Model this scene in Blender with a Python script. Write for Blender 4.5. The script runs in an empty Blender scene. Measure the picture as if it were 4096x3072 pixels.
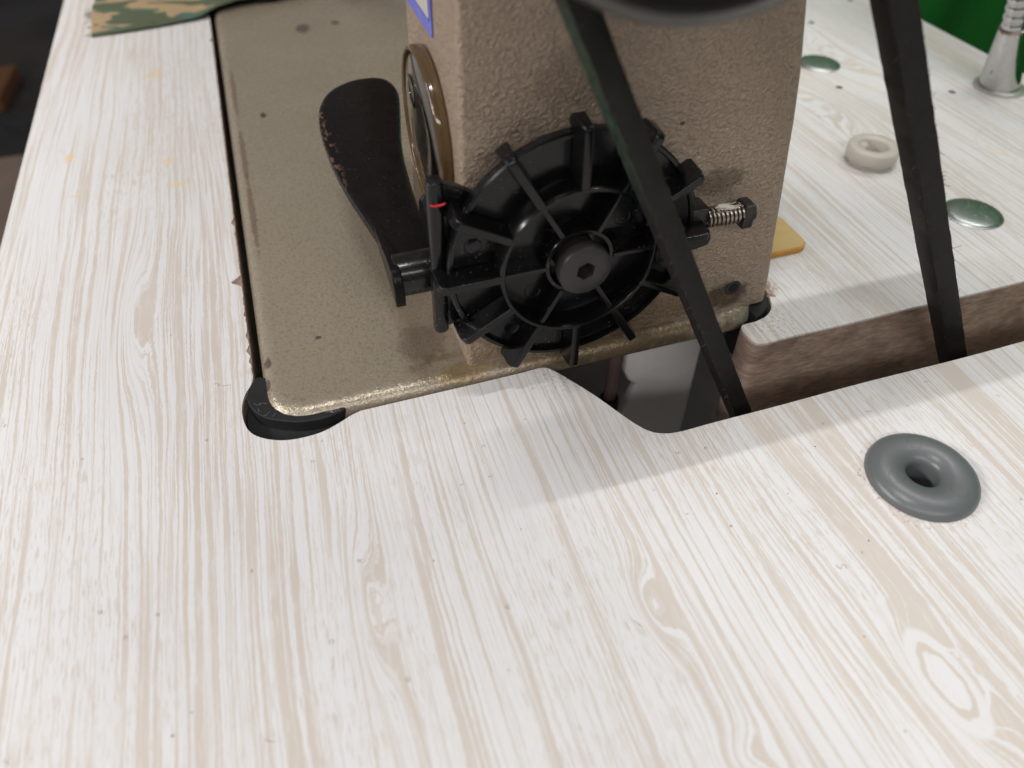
import bpy, bmesh, math, random
from mathutils import Vector, Matrix
random.seed(7)
S = 0.001                      # all dimensions below are in millimetres
scene = bpy.context.scene
COL = scene.collection
R = math.radians

# ------------------------------------------------------------------ camera
cam_d = bpy.data.cameras.new('camera')
cam = bpy.data.objects.new('camera', cam_d); COL.objects.link(cam); scene.camera = cam
yaw, pitch, roll = R(18.29692), R(45.47321), R(0.20959)
fw = Vector((math.sin(yaw)*math.cos(pitch), math.cos(yaw)*math.cos(pitch), -math.sin(pitch)))
rt = Vector((math.cos(yaw), -math.sin(yaw), 0)); up = rt.cross(fw)
r2 = rt*math.cos(roll)+up*math.sin(roll); u2 = -rt*math.sin(roll)+up*math.cos(roll)
M = Matrix((r2, u2, -fw)).transposed().to_4x4()
M.translation = Vector((25.1625, -169.0686, 174.5187))*S
cam.matrix_world = M
cam_d.sensor_width = 36; cam_d.lens = 26.3197
cam_d.clip_start = 0.005; cam_d.clip_end = 60
cam_d.dof.use_dof = True; cam_d.dof.focus_distance = 0.245; cam_d.dof.aperture_fstop = 9.0

# ------------------------------------------------------------------ light
world = bpy.data.worlds.new('World'); scene.world = world; world.use_nodes = True
bg = world.node_tree.nodes['Background']
bg.inputs['Color'].default_value = (1.0, 0.96, 0.94, 1); bg.inputs['Strength'].default_value = 0.175
def tube_light(name, loc, size, power, color=(1, .99, .98), aim=None):
    d = bpy.data.lights.new(name, 'AREA'); d.shape = 'RECTANGLE'; d.size, d.size_y = size
    d.energy = power; d.color = color
    o = bpy.data.objects.new(name, d); COL.objects.link(o); o.location = Vector(loc)
    if aim: o.rotation_euler = (Vector(aim)-Vector(loc)).to_track_quat('-Z', 'Y').to_euler()
    return o
tube_light('ceiling_tube_overhead', (-0.12, -0.125, 1.5), (0.26, 0.014), 6.3)
tube_light('ceiling_tube_camera_side', (-0.5, -2.2, 1.9), (3.6, 0.10), 33.0, aim=(0.1, 0, 0))
tube_light('ceiling_tube_left', (-1.8, 0.10, 1.15), (1.6, 0.12), 33.0, (1, .945, .925), aim=(0, 0.1, 0))
tube_light('ceiling_tube_right', (1.0, 0.45, 1.9), (1.4, 0.10), 13.5, (1, .99, .965), aim=(0.25, 0.1, 0))
vs = scene.view_settings
vs.view_transform = 'Standard'; vs.look = 'None'; vs.gamma = 1; vs.exposure = 0.13; vs.use_curve_mapping = False
scene.render.engine = 'CYCLES'
cy = scene.cycles
cy.max_bounces = 6; cy.diffuse_bounces = 3; cy.glossy_bounces = 3; cy.transmission_bounces = 6
cy.use_adaptive_sampling = True; cy.adaptive_threshold = 0.02; cy.use_denoising = True

# ------------------------------------------------------------------ shader helpers
class NT:
    def __init__(s, name):
        s.m = bpy.data.materials.new(name); s.m.use_nodes = True
        s.t = s.m.node_tree; s.b = s.t.nodes['Principled BSDF']
        s.co = s.t.nodes.new('ShaderNodeTexCoord').outputs['Object']
    def put(s, sock, v):
        if hasattr(v, 'links') or isinstance(v, bpy.types.NodeSocket): s.t.links.new(v, sock)
        else:
            if isinstance(v, (tuple, list)) and len(v) == 3 and sock.type == 'RGBA': v = (*v, 1)
            sock.default_value = v
    def n(s, typ, ins=(), out=0, **kw):
        nd = s.t.nodes.new(typ)
        for k, v in kw.items(): setattr(nd, k, v)
        for k, v in dict(ins).items(): s.put(nd.inputs[k], v)
        return nd.outputs[out]
    def ma(s, op, *a, clamp=False):
        nd = s.t.nodes.new('ShaderNodeMath'); nd.operation = op; nd.use_clamp = clamp
        for i, v in enumerate(a): s.put(nd.inputs[i], v)
        return nd.outputs[0]
    def add(s, *a):
        r = a[0]
        for b in a[1:]: r = s.ma('ADD', r, b)
        return r
    def mul(s, *a):
        r = a[0]
        for b in a[1:]: r = s.ma('MULTIPLY', r, b)
        return r
    def xyz(s):
        nd = s.t.nodes.new('ShaderNodeSeparateXYZ'); s.t.links.new(s.co, nd.inputs[0])
        return [s.mul(o, 1000.0) for o in nd.outputs]      # millimetres
    def vec(s, x, y=0.0, z=0.0): return s.n('ShaderNodeCombineXYZ', {0: x, 1: y, 2: z})
    def noise(s, v=None, scale=1.0, detail=2.0, rough=.5, dist=0.0, out=0):
        d = {'Scale': scale, 'Detail': detail, 'Roughness': rough, 'Distortion': dist}
        d['Vector'] = v if v is not None else s.co
        return s.n('ShaderNodeTexNoise', d, out)
    def ss(s, v, a, b):                                     # smooth step a->b
        return s.n('ShaderNodeMapRange', {0: v, 1: a, 2: b, 3: 0.0, 4: 1.0}, interpolation_type='SMOOTHSTEP')
    def mix(s, f, a, b):
        nd = s.t.nodes.new('ShaderNodeMix'); nd.data_type = 'RGBA'
        s.put(nd.inputs[0], f); s.put(nd.inputs[6], a); s.put(nd.inputs[7], b)
        return nd.outputs[2]
    def bump(s, h, dist=.0002, strength=1.0, nrm=None):
        d = {'Height': h, 'Distance': dist, 'Strength': strength}
        if nrm is not None: d['Normal'] = nrm
        return s.n('ShaderNodeBump', d)
    def set(s, **kw):
        for k, v in kw.items(): s.put(s.b.inputs[k.replace('_', ' ')], v)
        return s.m

def simple(name, col, rough=.5, metal=0., var=.12, vscale=120., bump=0., bscale=900., spec=.5):
    t = NT(name); v = t.noise(scale=vscale, detail=3)
    c = t.mix(v, tuple(x*(1-var) for x in col), tuple(min(1, x*(1+var)) for x in col))
    kw = dict(Base_Color=c, Roughness=t.add(rough-.06, t.mul(t.noise(scale=vscale*2.3), .12)), Metallic=metal, Specular_IOR_Level=spec)
    if bump: kw['Normal'] = t.bump(t.noise(scale=bscale, detail=3), bump*S)
    return t.set(**kw)

# ---- wood-print laminate
def mat_laminate():
    t = NT('wood_print_laminate'); x, y, z = t.xyz()
    def gauss(cx, cy, a, b, A):
        q = t.add(t.ma('POWER', t.mul(t.add(x, -cx), 1/a), 2.0), t.ma('POWER', t.mul(t.add(y, -cy), 1/b), 2.0))
        return t.mul(t.ma('EXPONENT', t.mul(q, -1.0)), A)
    w1 = t.mul(t.add(t.noise(t.vec(t.mul(x, .012), t.mul(y, .0032)), 1., 1.), -.5), 16.)
    w2 = t.mul(t.add(t.noise(t.vec(t.mul(x, .07), t.mul(y, .012), 7.), 1., 1.), -.5), 3.2)
    w3 = t.mul(t.add(t.noise(t.vec(t.mul(x, .4), t.mul(y, .06), 3.), 1., 1.), -.5), 1.0)
    w4 = t.mul(t.add(t.noise(t.vec(t.mul(x, 1.6), t.mul(y, .4), 5.), 1., 2.), -.5), .6)
    h = t.add(x, w1, w2, w3, w4, gauss(146, -131, 6, 13, 13), gauss(88, -92, 4.0, 11, 7.5), gauss(92, -131, 5, 5, 4.5),
              gauss(330, 190, 16, 50, 20), gauss(300, 130, 12, 40, -14), gauss(20, -70, 4, 22, 6), gauss(-40, 60, 6, 45, 7))
    # broad streaks, gathered in bands
    zone = t.noise(t.vec(t.mul(h, .034), t.mul(y, .0022), 15.), 1., 1.5)
    wide = t.noise(t.vec(t.mul(h, .58), t.mul(y, .0040)), 1., 2.6, .66)
    m1 = t.ss(t.add(wide, t.mul(t.add(zone, -.5), .30)), .518, .565)
    band = t.ss(t.noise(t.vec(t.mul(x, .03), t.mul(y, .003), 11.), 1., 1.), .38, .60)
    fine = t.noise(t.vec(t.mul(h, 1.5), t.mul(y, .014), 4.), 1., 2.4, .66)
    m2 = t.mul(t.ss(fine, .505, .59), t.add(.26, t.mul(band, .62)))
    # short fibre dashes
    dash = t.noise(t.vec(t.mul(h, 2.1), t.mul(y, .13), 9.), 1., 2.0, .6)
    band2 = t.ss(t.noise(t.vec(t.mul(x, .022), t.mul(y, .008), 21.), 1., 2.), .42, .58)
    m3 = t.mul(t.ss(dash, .54, .64), t.mul(band2, .85))
    # wear of the print along a streak
    wear = t.ss(t.noise(t.vec(t.mul(x, .55), t.mul(y, .10), 2.), 1., 3., .65), .30, .50)
    streak = t.ma('MAXIMUM', t.mul(m1, t.add(.48, t.mul(wear, .37))), t.ma('MAXIMUM', m2, m3))
    # knot ring
    kn = t.noise(t.vec(t.mul(x, .25), t.mul(y, .18), 31.), 1., 2.)
    kr = t.ma('SQRT', t.add(t.ma('POWER', t.mul(t.add(x, -145.9), 1/3.6), 2.), t.ma('POWER', t.mul(t.add(y, 131.), 1/8.4), 2.)))
    ring = t.mul(t.ss(t.ma('ABSOLUTE', t.add(kr, -1.0, t.mul(t.add(kn, -.5), .5))), .17, .10), .9)
    inside = t.ss(kr, 1.75, 1.55)
    streak = t.ma('MAXIMUM', t.mul(streak, t.ma('SUBTRACT', 1.0, t.mul(inside, .85))), ring)
    white = t.mix(t.noise(t.vec(t.mul(x, .03), t.mul(y, .02), 41.), 1., 2.), (.640, .638, .646), (.685, .683, .690))
    tan = t.mix(t.noise(t.vec(t.mul(x, .08), t.mul(y, .03), 51.), 1., 2.), (.505, .445, .385), (.570, .515, .458))
    col = t.mix(streak, white, tan)
    # grey fleck print
    fl = t.ss(t.noise(t.vec(t.mul(x, 1.3), t.mul(y, .5), 61.), 1., 3., .6), .66, .74)
    col = t.mix(t.mul(fl, .28), col, (.42, .38, .35))
    # sparse dark specks
    vd = t.t.nodes.new('ShaderNodeTexVoronoi'); vd.inputs['Scale'].default_value = .075
    t.t.links.new(t.vec(x, y), vd.inputs['Vector'])
    rnd = t.n('ShaderNodeSeparateColor', {0: vd.outputs['Color']})
    rad = t.add(.012, t.mul(rnd, .018))
    spk = t.mul(t.ss(t.ma('DIVIDE', vd.outputs['Distance'], rad), 1.2, .6), t.ss(rnd, .74, .78))
    col = t.mix(t.mul(spk, .8), col, (.10, .075, .08))
    vd2 = t.t.nodes.new('ShaderNodeTexVoronoi'); vd2.inputs['Scale'].default_value = .28
    t.t.links.new(t.vec(x, y), vd2.inputs['Vector'])
    rnd2 = t.n('ShaderNodeSeparateColor', {0: vd2.outputs['Color']})
    spk2 = t.mul(t.ss(vd2.outputs['Distance'], .05, .025), t.ss(rnd2, .62, .66))
    col = t.mix(t.mul(spk2, .5), col, (.25, .21, .2))
    # yellow glue stains
    nz = t.noise(t.vec(t.mul(x, .35), t.mul(y, .35), 71.), 1., 3.)
    for cx, cy, a, b, k in ((-33.2, 282, 4., 9, .45), (-70.3, 197, 2.6, 5, .7), (-26.9, 180, 3., 5, .55), (-23.1, 157, 6., 3.5, .5),
                            (-65.3, 160.7, 4.5, 1.2, .6), (-38, 279, 2.5, 6, .3), (290, 52, 3, 4, .3), (345, 70, 4, 5, .3)):
        q = t.ma('SQRT', t.add(t.ma('POWER', t.mul(t.add(x, -cx), 1/a), 2.), t.ma('POWER', t.mul(t.add(y, -cy), 1/b), 2.)))
        q = t.add(q, t.mul(t.add(nz, -.5), 2.2))
        col = t.mix(t.mul(t.ss(q, 1.0, .55), k*.75), col, (.70, .51, .22))
    # rust-brown dust round the grommet and grime by the machine corner
    def dirt(cx, cy, r0, r1, c, k, lo=.5, hi=.62, sc=1.1):
        q = t.ma('SQRT', t.add(t.ma('POWER', t.add(x, -cx), 2.), t.ma('POWER', t.add(y, -cy), 2.)))
        g = t.ss(t.noise(t.vec(t.mul(x, sc), t.mul(y, sc), 81.), 1., 4., .7), lo, hi)
        return t.mix(t.mul(t.mul(t.ss(q, r1, r0), g), k), col, c)
    col = dirt(178.9, -80.0, 15.6, 18.2, (.36, .17, .09), .8, .52, .66, .8)
    col = dirt(96, -6, 2, 13, (.20, .12, .09), .6, .5, .64, .9)
    col = dirt(176, -4, 3, 14, (.22, .13, .09), .55, .5, .62, .9)
    col = dirt(183, 14, 3, 9, (.25, .10, .05), .9, .42, .55, .7)
    rg = t.add(.40, t.mul(t.noise(t.vec(t.mul(x, .02), t.mul(y, .02)), 1., 3.), .16))
    nb = t.bump(t.noise(t.vec(t.mul(x, .9), t.mul(y, .35)), 1., 3.), .05*S, .5)
    return t.set(Base_Color=col, Roughness=rg, Normal=nb, Specular_IOR_Level=.28)

def mat_core():
    t = NT('brown_fibreboard_edge'); x, y, z = t.xyz()
    n1 = t.noise(t.vec(t.mul(t.add(x, y), .16), 0., t.mul(z, .75)), 1., 5., .7)
    n2 = t.noise(t.vec(t.mul(t.add(x, y), .55), t.mul(y, .2), t.mul(z, 2.4)), 1., 3., .7)
    c = t.mix(t.ss(n1, .35, .65), (.29, .19, .142), (.48, .355, .28))
    c = t.mix(t.mul(t.ss(n2, .60, .68), .75), c, (.58, .48, .41))
    c = t.mix(t.mul(t.ss(t.noise(t.vec(t.mul(x, .06), t.mul(y, .06), t.mul(z, .08)), 1., 2.), .52, .62), .35), c, (.13, .09, .07))
    return t.set(Base_Color=c, Roughness=.55, Normal=t.bump(n2, .5*S, .8))

def mat_paint(name, base, wrinkle, amp, rough, metal, grime):
    t = NT(name); x, y, z = t.xyz()
    dx = t.mul(t.add(t.noise(t.vec(t.mul(x, .25), t.mul(y, .25), t.mul(z, .25)), 1., 2.), -.5), 2.)
    v = t.vec(t.mul(t.add(x, dx), wrinkle), t.mul(t.add(y, dx), wrinkle), t.mul(t.add(z, dx), wrinkle*1.25))
    n1 = t.noise(v, 1., 3.5, .58, .6)
    big = t.noise(t.vec(t.mul(x, .02), t.mul(y, .02), t.mul(z, .02)), 1., 3.)
    c = t.mix(big, tuple(q*.86 for q in base), tuple(q*1.12 for q in base))
    c = t.mix(t.mul(t.ss(n1, .5, .36), .42), c, tuple(q*.52 for q in base))        # darker tone in the low parts of the wrinkles
    c = grime(t, c, x, y, z, n1)
    rg = t.add(rough-.08, t.mul(t.noise(v, .6, 2.), .18))
    return t.set(Base_Color=c, Roughness=rg, Metallic=metal, Normal=t.bump(n1, amp*S, 1.0))

def blot(t, x, y, z, c, P, rad, col, k, sc=.25, wob=1.2):
    q = t.ma('SQRT', t.add(*[t.ma('POWER', t.mul(t.add(a, -b), 1/r), 2.) for a, b, r in zip((x, y, z), P, rad)]))
    nz = t.noise(t.vec(t.mul(x, sc), t.mul(y, sc), t.mul(z, sc)), 1., 4., .65)
    return t.mix(t.mul(t.ss(t.add(q, t.mul(t.add(nz, -.5), wob)), 1.05, .6), k), c, col)

def grime_bed(t, c, x, y, z, n1):
    c = blot(t, x, y, z, c, (60, 6, 2), (14, 9, 9), (.10, .062, .035), .35)
    c = blot(t, x, y, z, c, (120, 0, 0), (46, 7, 6), (.165, .112, .058), .8, .18, 1.6)
    c = blot(t, x, y, z, c, (55, 20, 2), (10, 11, 5), (.085, .045, .03), .35)
    c = blot(t, x, y, z, c, (66, 2, 2), (12, 5, 5), (.32, .21, .06), .4, .5, 1.8)
    c = blot(t, x, y, z, c, (19, 209, 2), (1.6, 3.5, 2), (.05, .035, .03), .9)
    c = blot(t, x, y, z, c, (52, 318, 2), (5, 9, 2), (.07, .05, .04), .7)
    c = blot(t, x, y, z, c, (72, 322, 2), (3, 5, 2), (.07, .05, .04), .7)
    c = blot(t, x, y, z, c, (22, 34, 2), (1.3, 1.0, 2), (.06, .045, .04), .8)
    for yy in (240, 170, 120):                                                # rust line along the front edge
        c = blot(t, x, y, z, c, (6.8, yy, 2), (1.5, 34, 4), (.14, .075, .05), .55, .4, 1.8)
    c = blot(t, x, y, z, c, (4.2, 27, 1), (1.6, 3, 4), (.10, .06, .055), .85)
    c = blot(t, x, y, z, c, (3.3, 17, 1), (1.2, 3, 4), (.10, .06, .055), .8)
    sp = t.ss(t.noise(t.vec(t.mul(x, .35), t.mul(y, .35)), 1., 4., .7), .70, .76)
    return t.mix(t.mul(sp, .12), c, (.12, .08, .05))
def grime_column(t, c, x, y, z, n1):
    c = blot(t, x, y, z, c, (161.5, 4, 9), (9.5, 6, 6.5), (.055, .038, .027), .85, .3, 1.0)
    c = blot(t, x, y, z, c, (148, 4, 56), (10, 6, 5), (.09, .058, .034), .6)
    c = blot(t, x, y, z, c, (85, 4, 70), (16, 6, 14), (.11, .08, .055), .5, .2, 1.5)
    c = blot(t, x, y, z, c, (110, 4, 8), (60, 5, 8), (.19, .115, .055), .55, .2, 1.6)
    c = blot(t, x, y, z, c, (100, 4, 95), (15, 6, 10), (.13, .09, .065), .35, .2, 1.6)
    c = blot(t, x, y, z, c, (132, 4, 77), (.9, 4, .7), (.05, .035, .03), .9)
    sp = t.ss(t.noise(t.vec(t.mul(x, .45), t.mul(y, .45), t.mul(z, .45)), 1., 4., .7), .69, .75)
    return t.mix(t.mul(sp, .45), c, (.10, .07, .05))

def mat_black(name, rough, dust, base=(.008, .008, .0085), chip=0., spec=.28):
    t = NT(name); x, y, z = t.xyz()
    n = t.noise(t.vec(t.mul(x, .12), t.mul(y, .12), t.mul(z, .12)), 1., 3.)
    c = t.mix(n, tuple(b*.8 for b in base), tuple(b*1.5 for b in base))
    sp = t.ss(t.noise(t.vec(t.mul(x, 1.1), t.mul(y, 1.1), t.mul(z, 1.1)), 1., 4., .75), .635, .70)
    zone = t.ss(t.noise(t.vec(t.mul(x, .07), t.mul(y, .07), t.mul(z, .07), ), 1., 2.), .42, .6)
    c = t.mix(t.mul(t.mul(sp, zone), dust), c, (.22, .20, .19))
    if chip:
        ed = t.ss(t.add(x, t.mul(t.add(y, -90.), -.02)), 44.5, 41.0)
        cn = t.ss(t.noise(t.vec(t.mul(x, .5), t.mul(y, .28), t.mul(z, .5)), 1., 3., .6), .54, .60)
        c = t.mix(t.mul(t.mul(ed, cn), chip), c, (.20, .095, .075))
        cn2 = t.ss(t.noise(t.vec(t.mul(x, .9), t.mul(y, .6), t.mul(z, .9), ), 1., 3., .7), .71, .74)
        c = t.mix(t.mul(cn2, chip*.8), c, (.22, .11, .08))
    rg = t.add(rough-.08, t.mul(n, .16))
    return t.set(Specular_IOR_Level=spec, Base_Color=c, Roughness=rg, Normal=t.bump(t.noise(t.vec(t.mul(x, 1.2), t.mul(y, 1.2), t.mul(z, 1.2)), 1., 3.), .02*S, .6))

def mat_camo():
    t = NT('camouflage_cloth'); x, y, z = t.xyz()
    def lay(sx, sy, o): return t.noise(t.vec(t.mul(x, sx), t.mul(t.add(y, t.mul(x, .15)), sy), o), 1., 1.6, .5, .5)
    c = (.055, .085, .048)
    inn = t.ss(t.add(y, 423.8, t.mul(x, -.19)), 364.5, 366.)
    c = t.mix(t.mul(t.ss(lay(.022, .05, 3.3), .46, .472), inn), c, (.36, .255, .145))
    c = t.mix(t.ss(lay(.03, .055, 17.), .60, .612), c, (.04, .12, .095))
    c = t.mix(t.ss(lay(.05, .06, 27.), .68, .69), c, (.05, .05, .045))
    wv = t.noise(t.vec(t.mul(x, 4.), t.mul(y, 1.)), 1., 2.)
    c = t.mix(t.mul(wv, .25), c, (.30, .27, .2))
    return t.set(Base_Color=c, Roughness=.9, Normal=t.bump(wv, .1*S, .6), Specular_IOR_Level=.15)

def mat_chrome(name, col, rough, rust):
    t = NT(name); x, y, z = t.xyz()
    n = t.noise(t.vec(t.mul(x, .5), t.mul(y, .5), t.mul(z, .5)), 1., 4., .7)
    r = t.mul(t.ss(n, .58, .66), rust)
    return t.set(Base_Color=t.mix(r, col, (.22, .10, .05)), Metallic=t.ma('SUBTRACT', 1.0, r), Roughness=t.add(rough, t.mul(n, .12), t.mul(r, .4)))

def mat_belt():
    t = NT('rubber_drive_belt'); x, y, z = t.xyz()
    n = t.noise(t.vec(t.mul(x, .3), t.mul(y, 1.2), t.mul(z, .3)), 1., 4., .7)
    f = t.noise(t.vec(t.mul(x, 2.), t.mul(y, 2.), t.mul(z, 2.)), 1., 3.)
    c = t.mix(n, (.007, .0065, .006), (.020, .018, .016))
    c = t.mix(t.mul(t.ss(f, .66, .74), .5), c, (.12, .07, .05))
    nx = t.n('ShaderNodeSeparateXYZ', {0: t.n('ShaderNodeNewGeometry', out=1)})
    gr = t.mul(t.ss(z, 62., 95.), t.ss(x, 118., 110.), t.ss(nx, -.6, -.8), t.ss(n, .44, .60), .6)
    c = t.mix(gr, c, (.055, .12, .07))                                           # green reflection painted into the left strand's outer face
    return t.set(Base_Color=c, Roughness=.62, Normal=t.bump(f, .12*S, .8), Specular_IOR_Level=.22)

def mat_glass():
    t = NT('amber_sight_glass'); x, y, z = t.xyz()
    return t.set(Base_Color=(.97, .94, .86), Roughness=.04, Transmission_Weight=1.0, IOR=1.42)
def mat_oil():
    t = NT('oil_disc_with_sheen'); x, y, z = t.xyz()
    q = t.ma('SQRT', t.add(t.ma('POWER', t.mul(t.add(y, -44.), 1/10.), 2.), t.ma('POWER', t.mul(t.add(z, -62.), 1/17.), 2.)))
    n = t.noise(t.vec(t.mul(y, .08), t.mul(z, .08)), 1., 3.)
    c = t.mix(t.ss(t.add(q, t.mul(t.add(n, -.5), .6)), 1.05, .85), (.60, .57, .51), (.035, .024, .016))  # pale tone stands in for the window's grey reflection, dark oval is oil
    c = t.mix(t.mul(t.ss(n, .55, .7), .3), c, (.36, .25, .10))
    return t.set(Base_Color=c, Roughness=.3)

def mat_green():
    t = NT('green_cloth'); x, y, z = t.xyz()
    n = t.noise(t.vec(t.mul(y, .02), t.mul(z, .008)), 1., 3.)
    return t.set(Base_Color=t.mix(n, (.010, .13, .018), (.024, .25, .035)), Roughness=.55, Specular_IOR_Level=.3)
def mat_floor():
    t = NT('dark_workshop_floor'); n = t.noise(scale=6., detail=4, rough=.6); m = t.noise(scale=2.2, detail=2)
    c = t.mix(t.ss(n, .4, .62), (.006, .005, .005), (.018, .013, .010))
    c = t.mix(t.mul(t.ss(m, .55, .62), .7), c, (.016, .018, .026))
    return t.set(Base_Color=c, Roughness=.7)

BEZEL = NT('amber_resin').set(Base_Color=(.17, .105, .045), Roughness=.12, Transmission_Weight=.6, IOR=1.45)
LAM, CORE = mat_laminate(), mat_core()
BED = mat_paint('hammertone_bed_paint', (.345, .298, .225), .80, .24, .27, .38, grime_bed)
COLM = mat_paint('wrinkled_column_paint', (.365, .280, .208), .78, 1.25, .42, .15, grime_column)
PLASTIC = mat_black('black_moulded_plastic', .20, .9, (.0035, .0035, .004), 0., .34)
GLOSS = mat_black('glossy_black_enamel', .28, .45, (.0055, .005, .005), .5, .10)
HUB = mat_black('hub_black_enamel', .22, .9, (.007, .006, .006), 0., .35)
STEEL = simple('dark_blackened_steel', (.045, .042, .040), .38, .6, .3, 300., .05, 1200.)
RUBBER = mat_black('black_rubber', .62, .35, (.014, .014, .015))
BELT, CAMO, GLASS, OIL, GREEN, FLOOR = mat_belt(), mat_camo(), mat_glass(), mat_oil(), mat_green(), mat_floor()
CHROME = mat_chrome('polished_chrome', (.50, .495, .49), .05, .15)
CHROME_OLD = mat_chrome('scuffed_plated_steel', (.34, .37, .36), .30, .45)
WASHER = mat_chrome('rusty_zinc_washer', (.55, .54, .53), .38, .8)
SPRING = mat_chrome('oily_spring_steel', (.36, .31, .27), .28, .9)
WHEELRIM = simple('worn_grey_handwheel_metal', (.085, .08, .075), .40, .35, .3, 90., .06, 700.)
WHEELIN = simple('black_handwheel_cavity', (.010, .009, .009), .6)
GREYP = simple('grey_grommet_plastic', (.105, .116, .118), .36, 0, .10, 60., .02, 900.)
BEIGE = simple('aged_beige_plastic', (.47, .435, .385), .45, 0, .12, 90., .03, 900.)
FELT = simple('ochre_felt', (.56, .41, .19), .95, 0, .12, 200., .25, 1500., .1)
FELTE = simple('orange_felt_edge', (.55, .28, .07), .95, 0, .2, 300., .25, 1500., .1)
BLUE = simple('blue_label_border', (.135, .150, .56), .4)
CREAM = simple('cream_label', (.50, .47, .42), .45)
RED = simple('red_index_paint', (.60, .02, .03), .5)
HOLE = simple('rusty_nail_hole', (.11, .05, .02), .9)
DARK = simple('dark_recess', (.006, .006, .006), .8)
MOTOR = simple('grey_motor_paint', (.80, .755, .745), .5, 0, .12, 60., .3, 160.)
MOTORD = simple('dark_motor_cover', (.42, .39, .38), .5)
ROD = simple('pinkish_oxidised_rod', (.17, .11, .105), .5, .2, .2, 90.)
LINT = simple('pale_lint', (.34, .32, .30), .95)
ORANGE = simple('brown_orange_carton', (.11, .040, .010), .8, 0, .2, 20.)
STOOL = simple('dark_brown_wood', (.085, .060, .048), .6, 0, .25, 25.)
NAVY = simple('dark_cloth_heap', (.008, .008, .0095), .9, 0, .4, 12.)

# ------------------------------------------------------------------ mesh helpers
ORG = {}
def add(name, VF, mat, parent=None, ang=35, bevel=0, seg=2, sub=0, mats=None):
    V, F = VF[:2]
    L = ORG.get(parent.name, Vector((0, 0, 0))) if parent else Vector((0, 0, 0))
    me = bpy.data.meshes.new(name)
    me.from_pydata([((Vector(v)-L)*S) for v in V], [], F); me.validate()
    bm = bmesh.new(); bm.from_mesh(me); bmesh.ops.recalc_face_normals(bm, faces=bm.faces); bm.to_mesh(me); bm.free()
    for m in (mats or [mat]): me.materials.append(m)
    me.shade_smooth(); me.set_sharp_from_angle(angle=R(ang))
    o = bpy.data.objects.new(name, me); COL.objects.link(o)
    if parent:
        o.parent = parent; ORG[o.name] = L
    if bevel:
        b = o.modifiers.new('bevel', 'BEVEL'); b.width = bevel*S; b.segments = seg; b.limit_method = 'ANGLE'; b.angle_limit = R(40)
        b.harden_normals = False
        me.shade_smooth()
        for e in me.edges: e.use_edge_sharp = False
        w = o.modifiers.new('wn', 'WEIGHTED_NORMAL'); w.keep_sharp = True
    if sub:
        s_ = o.modifiers.new('sub', 'SUBSURF'); s_.levels = s_.render_levels = sub
    return o
def tag(o, label, cat, group=None):
    o['label'] = label; o['category'] = cat
    if group: o['group'] = group
    return o
def thing(name, loc, label, cat, group=None):
    o = bpy.data.objects.new(name, None); COL.objects.link(o); o.location = Vector(loc)*S
    o.empty_display_size = .02; ORG[o.name] = Vector(loc)
    return tag(o, label, cat, group)
def struct(o): o['kind'] = 'structure'; return o
def join(*vfs):
    V, F = [], []
    for v, f in vfs:
        n = len(V); V += list(v); F += [tuple(i+n for i in q) for q in f]
    return V, F
def box(x0, x1, y0, y1, z0, z1):
    V = [(x, y, z) for z in (z0, z1) for y in (y0, y1) for x in (x0, x1)]
    return V, [(0, 2, 3, 1), (4, 5, 7, 6), (0, 1, 5, 4), (2, 6, 7, 3), (0, 4, 6, 2), (1, 3, 7, 5)]
def loft(rings, cap0=True, cap1=True, closed=True):
    n = len(rings[0]); V = [v for r in rings for v in r]; F = []
    for k in range(len(rings)-1):
        for i in range(n if closed else n-1):
            j = (i+1) % n; F.append((k*n+i, k*n+j, (k+1)*n+j, (k+1)*n+i))
    if cap0: F.append(tuple(range(n))[::-1])
    if cap1: F.append(tuple((len(rings)-1)*n+i for i in range(n)))
    return V, F
def prism(poly, lo, hi, axis='z'):
    f = {'z': lambda a, b, c: (a, b, c), 'x': lambda a, b, c: (c, a, b), 'y': lambda a, b, c: (a, c, b)}[axis]
    return loft([[f(a, b, lo) for a, b in poly], [f(a, b, hi) for a, b in poly]])
def frame(axis):
    w = Vector(axis).normalized(); a = Vector((0, 0, 1)) if abs(w.z) < .9 else Vector((1, 0, 0))
    u = a.cross(w).normalized(); return u, w.cross(u), w
def lathe(prof, c, axis=(0, 0, 1), n=48, cap0=True, cap1=True):
    u, v, w = frame(axis); c = Vector(c); rings = []
    for r, h in prof:
        rings.append([tuple(c+w*h+(u*math.cos(2*math.pi*i/n)+v*math.sin(2*math.pi*i/n))*r) for i in range(n)])
    return loft(rings, cap0, cap1)
def sweep(path, rad, n=8, cap=True):
    P = [Vector(p) for p in path]; rings = []; pu = None
    for i, p in enumerate(P):
        d = (P[min(i+1, len(P)-1)]-P[max(i-1, 0)]).normalized()
        if pu is None: u, v, w = frame(d)
        else:
            u = (pu-d*pu.dot(d)).normalized(); v = d.cross(u)
        pu = u; r = rad[i] if isinstance(rad, (list, tuple)) else rad
        rings.append([tuple(p+(u*math.cos(2*math.pi*k/n)+v*math.sin(2*math.pi*k/n))*r) for k in range(n)])
    return loft(rings, cap, cap)
def rrect(x0, x1, y0, y1, r, n=6, rs=None):
    rs = rs or (r, r, r, r); out = []          # corners: x0y0, x1y0, x1y1, x0y1
    for (cx, cy, a0), q in zip(((x0, y0, 180), (x1, y0, 270), (x1, y1, 0), (x0, y1, 90)), rs):
        sx = 1 if cx == x0 else -1; sy = 1 if cy == y0 else -1
        for k in range(n+1):
            a = R(a0+90*k/n); out.append((cx+sx*q+q*math.cos(a), cy+sy*q+q*math.sin(a)))
    return out
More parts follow.
